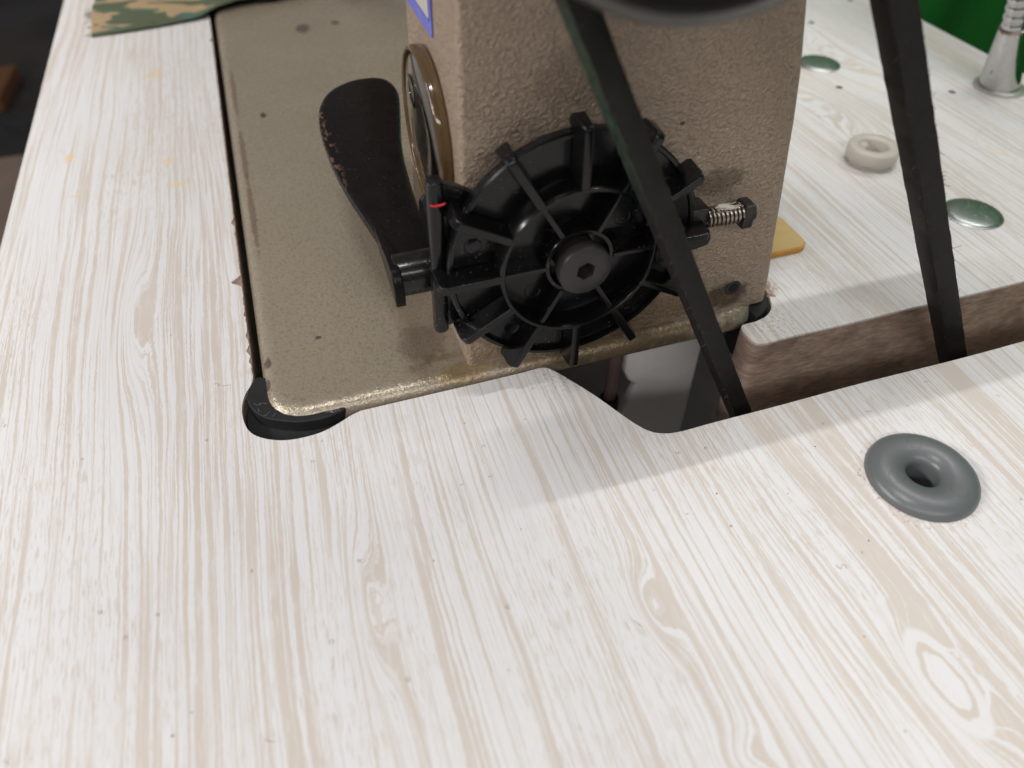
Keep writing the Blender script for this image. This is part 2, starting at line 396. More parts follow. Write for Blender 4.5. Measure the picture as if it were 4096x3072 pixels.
def catmull(pts, k=5, closed=False):
    out = []; n = len(pts); rng = n if closed else n-1
    for i in range(rng):
        g = lambda j: pts[j % n] if closed else pts[max(0, min(n-1, j))]
        p0, p1, p2, p3 = g(i-1), g(i), g(i+1), g(i+2)
        for s in range(k):
            t = s/k
            out.append(tuple(.5*((2*b)+(-a+c)*t+(2*a-5*b+4*c-d)*t*t+(-a+3*b-3*c+d)*t**3) for a, b, c, d in zip(p0, p1, p2, p3)))
    if not closed: out.append(tuple(pts[-1]))
    return out
def plate_with_holes(outer, holes, z0, z1):
    cu = bpy.data.curves.new('tmp', 'CURVE'); cu.dimensions = '2D'; cu.fill_mode = 'BOTH'; cu.extrude = (z1-z0)/2
    for loop in [outer]+holes:
        sp = cu.splines.new('POLY'); sp.points.add(len(loop)-1); sp.use_cyclic_u = True
        for q, p in zip(sp.points, loop): q.co = (p[0], p[1], 0, 1)
    o = bpy.data.objects.new('tmp', cu); COL.objects.link(o)
    dg = bpy.context.evaluated_depsgraph_get(); dg.update()
    me = bpy.data.meshes.new_from_object(o.evaluated_get(dg))
    bm = bmesh.new(); bm.from_mesh(me); bmesh.ops.remove_doubles(bm, verts=bm.verts, dist=1e-4)
    V = [(v.co.x, v.co.y, v.co.z+(z0+z1)/2) for v in bm.verts]
    bm.verts.index_update(); F = [tuple(v.index for v in f.verts) for f in bm.faces]; bm.free()
    bpy.data.objects.remove(o); bpy.data.curves.remove(cu); bpy.data.meshes.remove(me)
    return V, F

# ------------------------------------------------------------------ sewing table
corner_hole = catmull([(-1, 24), (-1.6, 20.5), (-4.1, 15.7), (-5.5, 10), (-5.2, 3.5), (-3.5, -1.3), (-.3, -4.5), (4, -6.8), (8, -7.8), (13, -8.0),
                       (18, -7.3), (23.2, -5.2), (26.3, -3.6), (30, -2.4)], 4)
notch = catmull([(84, -2.0), (89, -1.7), (92, -2.1), (94, -4.0), (96.4, -7.6), (102.8, -18.9), (108, -30), (110.6, -35), (113.3, -38.6), (117, -40.7), (122, -41.5), (130, -41.4)], 4)
slot_near = [(130+k*10, -41.2-.2*math.sin(k*.8)) for k in range(1, 20)]
slot_end = [(330, -41.4), (338, -37), (341, -28), (338, -19), (330, -14.4)]
slot_far = [(330-k*10, -14.3-.15*math.sin(k*1.1)) for k in range(1, 16)]
tab = catmull([(172, -14.5), (168, -14.45), (165.6, -13.6), (164.5, -11.6), (164.3, -8), (164.6, -5), (166.2, -3.3), (171, -3.1), (176, -1.9), (180, .8),
               (182.6, 5), (183.8, 10), (182.6, 16), (179.8, 21)], 4)
smooth_hole = [(-1, 478), (-1, 300), (-1, 120)]+corner_hole+[(45, -2.3), (65, -2.2)]+notch+slot_near+slot_end+slot_far+tab+[(179.5, 30), (179.5, 300), (179.5, 478)]
# the laminate breaks away along the left side of the cut-out: jagged print edge, brown board below
chips = [(322, 2.0, 3.5), (300, .8, 2), (262, .5, 3), (118.8, 1.6, 3), (110, .8, 2), (77.5, 4.2, 3.4), (66, .6, 2.5), (57, .9, 2), (45, 1.0, 2.6), (37, 1.3, 3), (31.5, 1.0, 2), (228, .5, 2), (160, .6, 2)]
jag = []; yy = 470.
while yy > 25.5:
    d = .15+abs(random.gauss(0, .14))
    for cy, dep, w in chips:
        a = abs(yy-cy)/w
        if a < 1: d = max(d, dep*(1-a)**.8+random.uniform(-.1, .1))
    jag.append((-1-d, yy)); yy -= (4. if yy > 360 else 1.1)*random.uniform(.7, 1.3)
def off(loop):                                   # print sits a hair back from the board edge
    out = []
    for i, p in enumerate(loop):
        a, b = Vector(loop[i-1]), Vector(loop[(i+1) % len(loop)]); d = (b-a)
        nrm = Vector((d.y, -d.x)).normalized() if d.length else Vector((0, 0))
        out.append((p[0]+nrm.x*.14, p[1]+nrm.y*.14))
    return out
sm_off = off(smooth_hole)
ar = sum(smooth_hole[i-1][0]*smooth_hole[i][1]-smooth_hole[i][0]*smooth_hole[i-1][1] for i in range(len(smooth_hole)))
if ar < 0: pass
lam_hole = [(-1.2, 478.2)]+jag+[p for p in sm_off[3:]]
outer = rrect(-90.6, 424, -420, 900, 12, 5)
outer_core = rrect(-90.3, 423.7, -419.7, 899.7, 12, 5)
table = thing('sewing_table', (0, 0, 0), 'white wood-grain laminate sewing table with a cut-out round the machine', 'table')
gh = lambda r: [(180.7+r*math.cos(-2*math.pi*i/40), -79.2+r*math.sin(-2*math.pi*i/40)) for i in range(40)]
add('laminate_top', plate_with_holes(outer, [lam_hole, gh(9.2)], -.8, 0), LAM, table, 30)
add('core_board', plate_with_holes(outer_core, [smooth_hole, gh(9.0)], -46, -.81), CORE, table, 30)
for hx, hy in ((355.4, 236.9), (315.8, 152), (369.7, 128.7), (402.4, 262.7)):
    add('nail_hole', lathe([(1.9, .02), (1.7, .12), (.7, .05)], (hx, hy, 0), n=14), HOLE, table)

# ------------------------------------------------------------------ sewing machine
mach = thing('sewing_machine', (0, 0, 0), 'beige hammertone industrial sewing machine sunk in the white table', 'sewing machine')
prof = [(3.0, -5.2), (.6, -5.0), (.1, -4.3), (0, -3.0), (.35, -1.2), (1.2, .35), (2.6, 1.45), (4.2, 1.93), (6.0, 2.0)]
rings = [[(x, y, z) for x, y in rrect(1.6+i, 177.4-i, -.8+i, 476-i, 13-i*.75, 8)] for i, z in prof]
add('bed', loft(rings), BED, mach, 60)
add('bed_casting', loft([[(x, y, z) for x, y in rrect(14, 164, 150, 464, 10)] for z in (-40, -5.3)]), DARK, mach)
add('lower_casting', prism([(141.2, -5.4), (141.4, -48), (143.6, -53.5), (147.4, -57.2), (146.2, -61), (143.2, -71), (139.5, -90), (137, -125), (177, -125), (177, -5.4)], 30, 35, 'y'), MOTOR, mach, 40, 1.6)
add('under_bed_rod', lathe([(2.6, -70), (2.6, -5.3)], (136, 31, 0), n=20), ROD, mach)
add('rod_collar', lathe([(4.4, -74), (4.6, -66), (4.0, -62)], (136, 31, 0), n=20), STEEL, mach)
# column
secs = [(1.6, 67.3, 180.6, 4.3, 92), (4, 67.4, 180.2, 4.05, 89.5), (12, 67.5, 179.4, 4, 86.5), (30, 67.6, 176.8, 4, 84), (45, 67.7, 174.9, 4, 81.5), (54, 67.8, 173.7, 4, 78.5),
        (62, 67.9, 172.6, 4, 75.5), (70, 68.0, 171.6, 4, 73), (86, 68.3, 169.0, 4, 71), (95, 68.5, 167, 4, 70.6), (105, 68.7, 164.7, 4, 70.4), (116, 68.9, 162, 4, 70), (150, 69.2, 156, 4, 70)]
add('column', loft([[(x, y, z) for x, y in rrect(a, b, c, d, 0, 6, (1.6, 4.0, 10, 9))] for z, a, b, c, d in secs]), COLM, mach, 50)
armr = [[(x, y, z) for x, z in rrect(72, 156, 150, 262, 14)] for y in (4.2, 330)]
add('arm', loft(armr), COLM, mach, 40)
headr = [[(x, y, z) for x, z in rrect(74, 150, 60, 262, 12)] for y in (332, 430)]
add('needle_head', loft(headr), COLM, mach, 40)
# oil sight window on the operator side of the column
cw = (68.0, 35.5, 69.2); AX = (-1, 0, 0)
win = add('oil_window', lathe([(22.3, .12), (22.3, 1.4), (12, 1.1), (3, 1.0)], cw, AX, 64), OIL, mach)
add('amber_bezel', lathe([(22.2, .3), (24.0, .1), (24.2, 1.0), (24.2, 2.8), (23.9, 3.5), (23.3, 3.9), (22.7, 3.8), (22.3, 3.4), (22.2, .3)], cw, AX, 72, False, False), BEZEL, win, 50)
add('sight_glass', lathe([(22.1, 1.8), (22.1, 2.9), (21.4, 3.2), (10, 3.35), (2, 3.4)], cw, AX, 64), GLASS, win)
add('fill_plug', lathe([(4.8, 3.45), (4.6, 3.85), (3.6, 4.0), (2.0, 3.85), (1.8, 3.55)], (68.0, 45, 78), AX, 28), GLASS, win)
# label with blue border on the same face
lab = add('label', prism(rrect(31.5, 62, 102, 148, 1.0, 3), 68.30, 68.58, 'x'), CREAM, mach)
bo = rrect(28.3, 65.5, 98.4, 152, 1.2, 3); bi = rrect(31.2, 62.3, 101.7, 148.3, 1.0, 3)
n_ = len(bo)
bv = [(68.45, a, b) for a, b in bo]+[(68.45, a, b) for a, b in bi]+[(68.22, a, b) for a, b in bo]+[(68.22, a, b) for a, b in bi]
bf = [(i, (i+1) % n_, n_+(i+1) % n_, n_+i) for i in range(n_)]+[(2*n_+i, 2*n_+(i+1) % n_, (i+1) % n_, i) for i in range(n_)]+[(n_+i, n_+(i+1) % n_, 3*n_+(i+1) % n_, 3*n_+i) for i in range(n_)]
add('label_border', (bv, bf), BLUE, lab)
# threaded hole low on the end face
hole = add('threaded_hole', lathe([(3.0, -.2), (2.9, .25), (2.2, .32), (1.75, .1), (1.7, -.1)], (163.6, 4, 11.7), (0, -1, 0), 24), STEEL, mach)
add('hole_bore', lathe([(1.85, .12), (1.6, .14)], (163.6, 4, 11.7), (0, -1, 0), 20), DARK, hole)

# finned dial wheel on the end face
WX, WZ = 98.5, 46.3; NY = (0, -1, 0)
dial = add('dial_disc', lathe([(9, -3.2), (12, -3.2), (12.2, 1.0), (37.2, 1.0), (37.9, 1.5), (38.0, 4.4), (37.5, 4.9), (36.6, 4.9), (36.3, 4.4), (36.2, 3.0), (12, 2.8), (9, 2.8)], (WX, 0, WZ), NY, 96), PLASTIC, mach, 30)
add('dial_ring', lathe([(22.5, 2.5), (24.3, 2.5), (24.15, 9.7), (23.9, 10.0), (23.0, 10.0), (22.75, 9.7), (22.5, 2.5)], (WX, 0, WZ), NY, 96, False, False), PLASTIC, dial, 40)
add('dial_collar', lathe([(8.6, 2.5), (10.9, 2.5), (10.6, 8.3), (10.3, 8.7), (9.3, 8.7), (9.0, 8.3), (8.6, 2.5)], (WX, 0, WZ), NY, 64, False, False), PLASTIC, dial, 40)
def radial(a, u, t, y): # u radial, t tangential
    ca, sa = math.cos(a), math.sin(a); return (WX+u*ca-t*sa, y, WZ+u*sa+t*ca)
def fin_mesh():
    # side profile (radius, y): steps down to the rim, knob overlaps the rim edge
    side = [(23.6, -3.2), (23.6, -10.0), (39.9, -10.0), (41.0, -9.2), (41.5, -7.6), (41.6, -1.4), (40.6, -.7), (38.2, -.7), (38.2, -3.2)]
    wd = {-10.0: 1.25, -9.2: 1.35, -7.6: 1.5, -3.2: 2.0, -1.4: 2.1, -.7: 2.0}
    return side, wd
side, wd = fin_mesh()
for k in range(12):
    a = R(30*k+.8)
    l = [radial(a, u, -wd[y], y) for u, y in side]; r_ = [radial(a, u, wd[y], y) for u, y in side]
    add('fin', loft([l, r_]), PLASTIC, dial, 35, .45, 2)
for k in range(6):
    a = R(60*k+1)
    rib = [radial(a, u, t, y) for y in (-2.6, -9.2) for u, t in ((10.2, -.8), (22.9, -.8), (22.9, .8), (10.2, .8))]
    add('inner_rib', (rib, box(0, 1, 0, 1, 0, 1)[1] and [(0, 1, 2, 3), (4, 7, 6, 5), (0, 4, 5, 1), (1, 5, 6, 2), (2, 6, 7, 3), (3, 7, 4, 0)]), PLASTIC, dial, 35, .2, 1)
# small moulding mark on two cells
for a, u in ((165, 31), (225, 17), (30, 17), (-127, 31)):
    c = radial(R(a), u, 0, -2.95 if u > 25 else -2.8)
    add('ejector_mark', lathe([(2.6, -.1), (2.6, .12), (2.45, .16), (2.2, .02)], c, NY, 24), PLASTIC, dial)
# cap screw with hexagon socket
n = 48; hexr = 2.95
def hexpt(i):
    a = 2*math.pi*i/n; b = (a % (math.pi/3))-math.pi/6
    r = hexr*math.cos(math.pi/6)/math.cos(b); return r*math.cos(a+.35), r*math.sin(a+.35)
def circ(i, r): a = 2*math.pi*i/n+.35; return r*math.cos(a), r*math.sin(a)
def ringy(f, y): return [(WX+f(i)[0], y, WZ+f(i)[1]) for i in range(n)]
rr = [ringy(lambda i: circ(i, 6.4), -2), ringy(lambda i: circ(i, 6.4), -9.6), ringy(lambda i: circ(i, 7.75), -9.9), ringy(lambda i: circ(i, 7.95), -10.3), ringy(lambda i: circ(i, 7.95), -12.9),
      ringy(lambda i: circ(i, 7.75), -13.3), ringy(lambda i: circ(i, 7.4), -13.5), ringy(lambda i: circ(i, 4.2), -13.5), ringy(hexpt, -13.45), ringy(lambda i: tuple(.97*q for q in hexpt(i)), -13.1), ringy(lambda i: tuple(.96*q for q in hexpt(i)), -9.0)]
SCREWM = simple('dull_black_screw', (.040, .037, .035), .46, .45, .25, 160., .03, 1500.)
add('cap_screw', loft(rr), SCREWM, dial, 30)
add('screw_socket_floor', lathe([(2.5, .0), (1.2, .05)], (WX, -9.3, WZ), NY, 16), DARK, dial)

# index guard beside the dial, with the red mark
gd = prism(rrect(56.9, 61.3, -2.2, 3.2, 2.0, 5), 24.5, 74.5)
gV = [((x+(z-46)*.025), y, z) for x, y, z in gd[0]]
guard = add('index_guard', (gV, gd[1]), PLASTIC, mach, 50, .5)
add('guard_plate', prism([(58, 24.8), (69, 27), (71, 68), (66.6, 71.0), (60.5, 73.8)], -.3, 3.0, 'y'), PLASTIC, guard, 35, .4)
add('red_mark', sweep([(57.9+1.9*(1-math.cos(a))+.1, -2.32-.0*math.sin(a), 68.8-.45*math.sin(a)) for a in [R(q) for q in range(0, 181, 20)]], .27, 6), RED, guard)
# boss the guard is cast to
add('guard_boss', lathe([(7.0, 0), (7.6, 1), (7.6, 9), (6.5, 10)], (68.4, 11.5, 55), (-1, 0, 0), 32), PLASTIC, guard)

# reverse-feed lever on the operator side
LZ = 41.0
blade = catmull([(49.0, 12), (48.2, 22), (46.6, 31), (44.2, 46), (41.7, 62), (40.0, 80), (39.4, 98), (40.0, 112), (42.3, 124.5), (47.5, 134.5), (55.5, 140.5), (63.5, 142),
                 (70.2, 140), (73.6, 133.5), (73.8, 124), (70.8, 108), (67.6, 92), (65.4, 77), (63.9, 60), (62.9, 42), (62.6, 28), (62.5, 12)], 4, True)
bx = sum(p[0] for p in blade)/len(blade)
def brings():
    out = []
    cx, cy = 55.5, 75
    for ins, z in ((2.2, -6.2), (.6, -5.4), (0, -4.0), (0, -2.0), (.45, -.7), (1.3, -.1), (2.4, .0)):
        ring = []
        m = len(blade)
        for i, p in enumerate(blade):
            a, b = Vector(blade[i-1]), Vector(blade[(i+1) % m]); d = b-a; nn = Vector((-d.y, d.x)).normalized()
            if (Vector((cx, p[1]))-Vector(p)).dot(nn) < 0 and 30 < p[1] < 125: nn = -nn
            if p[1] >= 125 and (Vector((56, 118))-Vector(p)).dot(nn) < 0: nn = -nn
            if p[1] <= 30 and (Vector((55.5, 40))-Vector(p)).dot(nn) < 0: nn = -nn
            q = Vector(p)+nn*ins
            dip = 1.8*math.exp(-((p[1]-95)/34)**2)                       # shallow palm dish
            lift = 5.0*max(0, (p[1]-70)/70)**1.5
            ring.append((q.x, q.y, LZ+z*(1.0-.35*max(0, min(1, (p[1]-40)/60)))+lift*.35-dip*.15))
        out.append(ring)
    return out
lever = add('reverse_lever', loft(brings()), GLOSS, mach, 60)
add('lever_hub', lathe([(5.6, 0), (6.3, .6), (6.5, 1.5), (6.5, 17), (6.0, 19.5)], (47.8, 13, 37.3), (1, 0, 0), 40), HUB, lever, 45)
add('lever_flange', prism(catmull([(4.6, 34.0), (5.6, 31.2), (8.5, 31.6), (15, 33), (24, 34.5), (40, 36.6), (60, 37.8), (60, 40.2), (30, 41), (12, 43.2), (7.0, 41.4), (5.0, 37.5)], 3, True), 46.6, 49.6, 'x'), GLOSS, lever, 45, .7)
add('lever_shaft', lathe([(4.4, 0), (4.4, 14)], (64, 13, 37.3), (1, 0, 0), 24), STEEL, lever)

# bracket and spring stud right of the dial
brk = add('stop_bracket', prism([(126, 36), (143.8, 39.2), (144.4, 41.5), (143.4, 44.6), (141, 45.4), (136.4, 47), (136.2, 57), (132, 66), (124, 62)], -4.2, 2.8, 'y'), PLASTIC, mach, 35, .7)
add('bracket_lug', box(135.8, 142.2, -3.6, 3.9, 46.2, 52.2), STEEL, brk, 35, .5)
stud = add('spring_stud', lathe([(1.5, 0), (1.5, 14.5)], (140.5, -2.2, 48.6), (1, 0, -.05), 16), STEEL, mach)
hel = [(141.6+12.2*t/120, -2.2+2.75*math.cos(t*2*math.pi*8.5/120), 48.4-.55*t/120+2.75*math.sin(t*2*math.pi*8.5/120)) for t in range(121)]
add('coil_spring', sweep(hel, .5, 6), SPRING, stud, 60)
add('square_nut', loft([[(x, -2.4+a, 47.5+b) for a, b in rrect(-3.1*s, 3.1*s, -4.0*s, 4.0*s, .8, 3)] for x, s in ((153.6, .93), (154.0, 1), (156.6, 1), (157.2, .9))]), STEEL, stud, 30)
add('nut_face', lathe([(3.0, 0), (2.8, .9), (1.2, 1.2)], (157.0, -2.4, 47.5), (1, 0, 0), 24), STEEL, stud)

# hand wheel (mostly above the frame) with belt pulley
HX, HZ = 94.0, 170.8
hw = add('hand_wheel', lathe([(10, 34.5), (36, 34.5), (40.5, 35.5), (42, 38), (42.3, 56), (41.9, 59), (41.2, 60.6), (40.3, 60.9), (39.6, 60.5), (39.4, 59.5), (39.4, 44), (34, 42), (12, 42)], (HX, 0, HZ), NY, 96), WHEELRIM, mach, 30)
add('wheel_cavity', lathe([(9, 42.5), (33.8, 42.5), (38.2, 45), (39.3, 60.2), (38.9, 60.3), (37.0, 46), (33, 44), (9, 44)], (HX, 0, HZ), NY, 72, False, False), WHEELIN, hw, 30)
add('wheel_hub', lathe([(9.5, -2), (9.5, 52), (8.5, 53.5)], (HX, 0, HZ), NY, 40), STEEL, hw)
add('belt_pulley', lathe([(20, 19.5), (33.5, 19.5), (33.6, 20.5), (26, 24), (26, 30.5), (33.6, 33.5), (33.5, 34.3), (20, 34.3)], (HX, 0, HZ), NY, 72), WHEELRIM, hw, 30)

add('unseen_shadow_block', loft([[(x, y, z) for x, z in rrect(58+i, 204-i, 214+i, 252-i, 12)] for i, y in ((2, -64.5), (0, -63.5), (0, -20), (2, -18))]), PLASTIC, mach, 40)  # unseen box added above the frame to cast the straight table shadow

# ------------------------------------------------------------------ drive belt (one closed loop)
def line_pt(p, d, c): t = (c-p).dot(d); return p+d*t
P1, D1 = Vector((85.8, 122)), Vector((154.3-85.8, -15-122)).normalized()
P2, D2 = Vector((159.9, 117)), Vector((243.4-159.9, -15-117)).normalized()
def centre(z):
    lo, hi = 0., 700.
    for _ in range(60):
        m = (lo+hi)/2; c = Vector((m, z)); d1 = (c-line_pt(P1, D1, c)).length; d2 = (c-line_pt(P2, D2, c)).length
        lo, hi = (m, hi) if (d1 < d2) else (lo, m)
    return Vector(((lo+hi)/2, z))
cu_, cl_ = centre(170.), centre(-330.)
def arc(c, a, b, ccw, n=28):
    ra = (a-c).length; t0 = math.atan2(a.y-c.y, a.x-c.x); t1 = math.atan2(b.y-c.y, b.x-c.x)
    if ccw:
        while t1 < t0: t1 += 2*math.pi
    else:
        while t1 > t0: t1 -= 2*math.pi
    return [c+Vector((math.cos(t0+(t1-t0)*i/n), math.sin(t0+(t1-t0)*i/n)))*ra for i in range(n+1)]
A1, A2 = line_pt(P1, D1, cu_), line_pt(P2, D2, cu_); B1, B2 = line_pt(P1, D1, cl_), line_pt(P2, D2, cl_)
seg = lambda a, b, n=60: [a+(b-a)*i/n for i in range(1, n)]
path = arc(cu_, A1, A2, False)+seg(A2, B2, 160)+arc(cl_, B2, B1, False)+seg(B1, A1, 160)
ringsb = []; mth = len(path)
for i, p in enumerate(path):
    d = (path[(i+1) % mth]-path[i-1]).normalized(); nn = Vector((-d.y, d.x))     # clockwise loop -> left normal points outward
    j = lambda: random.uniform(-.10, .10)
    sec = [(-4.9, 3.0), (-5.0, 2.3), (-3.8, -2.7), (-3.4, -3.0), (3.4, -3.0), (3.8, -2.7), (5.0, 2.3), (4.9, 3.0)]
    ringsb.append([(p.x+nn.x*(h+j()), -27.0+w+j(), p.y+nn.y*(h+j())) for w, h in sec])
belt = loft(ringsb+[ringsb[0]], False, False)
belt = tag(add('drive_belt', belt, BELT, None, 40), 'black rubber drive belt running from the hand wheel down through the table slot', 'belt')

fz = []
for _ in range(330):
    side_ = random.random() < .5; P_, D_ = (P1, D1) if side_ else (P2, D2); t_ = random.uniform(-5, 190); q_ = P_+D_*t_
    nn = Vector((-D_.y, D_.x)) if not side_ else Vector((D_.y, -D_.x))
    if nn.x*(1 if not side_ else -1) < 0: nn = -nn
    e_ = random.choice(((-4.95, 2.6), (-4.95, 2.9), (4.95, 2.8), (-3.7, -2.9)))
    b_ = Vector((q_.x+nn.x*e_[1], -27+e_[0], q_.y+nn.y*e_[1])); L_ = random.uniform(.3, 1.1)
    dv = Vector((random.gauss(0, .6)+nn.x*.5*(1 if e_[1] > 0 else -1), random.gauss(-.3, .5), random.gauss(0, .8)))
    fz.append(sweep([tuple(b_), tuple(b_+dv*L_*.5), tuple(b_+dv*L_+Vector((0, 0, random.gauss(0, .2))))], .07, 3))
fc = add('frayed_cord', join(*fz), simple('brown_belt_cord', (.07, .05, .04), .9), belt); fc['kind'] = 'stuff'

# ------------------------------------------------------------------ rubber corner cushions
def cushion(name, pts_top, pts_low, label):
    o = thing(name, (pts_low[0][0], pts_low[0][1], -20), label, 'rubber cushion', 'rubber cushions under the bed corners')
    add('upper_step', prism(pts_top, -12, .25), RUBBER, o, 35, .5)
    add('lower_step', prism(pts_low, -20, -4.2), RUBBER, o, 35, .5)
top = catmull([(.9, 22.6), (-.8, 22.0), (-3.7, 15.7), (-3.6, 12), (-2.1, 7.5), (.4, 4.2), (3.8, 1.6), (10.2, -1.3), (14.5, -2.1), (18.3, -2.3), (22.5, -1.6), (25.6, -.5)], 3)+[(25.4, 3.5), (14, 12), (6, 20)]
low = [(x*.985+.1, y*.97+.1) for x, y in corner_hole[4:-6]]+[(22, 8), (8, 20)]
cushion('corner_cushion', top, low, 'black rubber crescent cushion at the rounded near-left corner of the bed')
topr = [(180.2, 22), (182.0, 16.5), (183.0, 11), (182.2, 6.3), (179.8, 2.2), (176, -.4), (172.5, -1.7), (172.5, 4), (176, 14)]
lowr = [(180, 22), (182.4, 16), (183.4, 10), (182.2, 5.3), (179.6, 1.2), (175.6, -1.5), (170.8, -2.7), (168, 6), (174, 18)]
cushion('corner_cushion', topr, lowr, 'small dark cushion at the bed corner under the right edge of the column')

# ------------------------------------------------------------------ fittings on the table
GX, GY = 180.7, -79.2
gp_ = [(4.45, -16), (4.45, -2)]+[(10.2+5.65*math.cos(R(q)), .05+3.9*math.sin(R(q))**.9) for q in range(178, -1, -8)]+[(15.8, .03), (8.6, .02), (8.4, -16)]
gro = tag(add('cable_grommet', lathe(gp_, (GX, GY, 0), n=80), GREYP, None, 60),
          'dark grey plastic ring grommet set in the table right of the machine', 'grommet')
ORG[gro.name] = Vector((0, 0, 0))
for dx, dy in ((3.4, 9.5), (-10.1, .3), (3.6, -9.4)):
    pts = []
    for q in range(0, 361, 15):
        px_, py_ = dx+2.1*math.cos(R(q)), dy+2.1*math.sin(R(q)); rr_ = min(1, abs(math.hypot(px_, py_)-10.2)/5.65)
        pts.append((GX+px_, GY+py_, .05+3.9*math.sin(math.acos(rr_))**.9-.02))
    add('ejector_mark', sweep(pts, .10, 6), GREYP, gro)

bush = thing('flanged_bushing', (280.5, 79.5, 0), 'small beige plastic bushing standing loose between the two belt strands', 'bushing')
add('collar', lathe([(6.0, 2.5), (10.6, 2.5), (11.3, 3.2), (11.4, 7.6), (11.0, 8.6), (10.2, 9.0), (7.2, 9.0), (6.4, 8.6), (6.0, 7.6), (6.0, 2.5)], (280.5, 79.5, 0), n=64, cap0=False, cap1=False), BEIGE, bush, 50)
add('neck', lathe([(5.8, .05), (8.6, .05), (9.0, .5), (9.0, 2.7), (5.8, 2.7)], (280.5, 79.5, 0), n=48), BEIGE, bush, 40)
add('bore_lug', lathe([(2.9, .1), (2.8, 7.2), (2.2, 8.0), (.8, 8.2)], (277.6, 83.6, 0), n=20), BEIGE, bush)

def cap(loc, label):
    o = thing('domed_cap', (*loc, 0), label, 'metal cap', 'domed metal caps on the table')
    add('dome', lathe([(11.5, .02), (11.6, .4), (11.0, .9), (9.4, 1.35), (6.8, 1.7), (3.5, 1.9), (.6, 1.95)], (*loc, 0), n=56), CHROME_OLD, o, 60)
    add('rim', lathe([(11.9, .01), (12.0, .25), (11.5, .55)], (*loc, 0), n=56, cap0=False, cap1=False), WASHER, o, 60)
cap((295.5, 29.5), 'domed metal cap reflecting green, near the right end of the belt slot')
cap((322.8, 181.5), 'domed metal cap half hidden behind the upper right edge of the column')

pad = thing('felt_pad', (200, 40, 0), 'yellow ochre felt pad with rounded corner poking out behind the column', 'felt pad')
pp = rrect(184, 214, 28.0, 52, 5, 6)
add('pad_body', loft([[(200+(x-200)*s, 44+(y-44)*s, z) for x, y in pp] for s, z in ((1, .05), (1.012, .8), (1.012, 2.2), (.985, 2.7))]), FELTE, pad, 35)
add('pad_face', loft([[(200+(x-200)*s, 44+(y-44)*s, z) for x, y in pp] for s, z in ((.984, 2.5), (.98, 2.9), (.95, 3.0))]), FELT, pad, 40)

lamp = thing('lamp_stem', (397, 125, 0), 'chrome gooseneck lamp stem on a rusty washer at the back table edge', 'lamp')
ax = Vector((-10.5, -1.5, 33)).normalized()
add('base_washer', lathe([(5, .02), (12.6, .02), (12.9, .6), (12.7, 1.6), (11.8, 2.1), (5, 2.1)], (397, 125, 0), n=48), WASHER, lamp, 40)
add('base_sleeve', lathe([(9.6, 1.4), (10.1, 2.0), (9.9, 4), (6.6, 33.5), (6.2, 34.8), (5.0, 35.2)], (396.5, 125, 0), ax, 56), CHROME, lamp, 50)
gp = []; gr = []
base = Vector((396.5, 125, 0))+ax*34.6
for i in range(9*70):
    s_ = i*.5; bend = Vector((.00012*s_*s_, .0006*s_*s_, 0))
    gp.append(tuple(base+ax*s_+bend)); ph = (i % 9)/9; gr.append(5.3+.75*math.sin(math.pi*ph))
add('gooseneck', sweep(gp, gr, 24), CHROME, lamp, 60)
add('neck_collar', lathe([(5.6, 0), (6.5, .2), (6.5, 1.0), (5.8, 1.3)], tuple(base-ax*.6), ax, 40), SPRING, lamp)

# ------------------------------------------------------------------ camouflage cloth over the far end
def cloth():
    nx, ny = 70, 44; V = []; F = []
    edge = catmull([(-69.3, 347), (-52, 347.8), (-36.2, 350), (-18, 353.5), (-2.2, 357.3), (12, 362.5), (24.4, 366), (38, 366.5), (54.2, 371.8), (75, 380), (110, 392)], 7)
    for k in range(2):
        for j in range(ny):
            for i in range(nx):
                e = edge[int(i/(nx-1)*(len(edge)-1))]; t = j/(ny-1)
                x = e[0]+(-10-8*math.sin(t*9))*t*(1-i/(nx-1))+6*t; y = e[1]+t*200
                if i < 3: x += random.uniform(-.5, .5)
                if j < 1: y += random.uniform(-.35, .35)
                on = 1/(1+math.exp(-(x+2)/2.5))*2.0
                curl = 3.2*math.exp(-((x-20)/22)**2)*math.exp(-j/3.)+2.5*math.exp(-((x-58)/12)**2)*math.exp(-j/5.)
                wv = 1.1+1.0*math.sin(x*.06+y*.05)*math.sin(y*.03+1)*min(1, j/4)
                if i < 10: wv *= i/10
                V.append((x, y, .35+on+max(0, wv)+curl+(.55 if k else 0)))
    n1 = nx*ny
    for j in range(ny-1):
        for i in range(nx-1):
            a = j*nx+i; F.append((a, a+nx, a+nx+1, a+1)); F.append((n1+a, n1+a+1, n1+a+nx+1, n1+a+nx))
    rim = [i for i in range(nx)]+[j*nx+nx-1 for j in range(1, ny)]+[(ny-1)*nx+i for i in range(nx-2, -1, -1)]+[j*nx for j in range(ny-2, 0, -1)]
    for q in range(len(rim)):
        a, b = rim[q], rim[(q+1) % len(rim)]; F.append((a, b, n1+b, n1+a))
    return V, F
fab = thing('camouflage_cloth', (-20, 420, 0), 'green and tan camouflage cloth lying over the far left of table and bed', 'cloth')
add('cloth_panel', cloth(), CAMO, fab, 60)
THREAD = simple('dark_green_thread', (.05, .07, .06), .9)
fr = []
for k in range(16):
    y0 = random.uniform(348, 400); t = (y0-347)/200; x0 = -69.3-(10+8*math.sin(t*9))*t+6*t
    L = random.uniform(2, 5); dz = random.uniform(0, .8); dy = random.uniform(-3, 1.5)
    fr.append(sweep([(x0+.5, y0, .5), (x0-L*.5, y0+dy*.4, .6+dz), (x0-L, y0+dy, .3)], .13, 4))
add('frayed_threads', join(*fr), THREAD, fab)

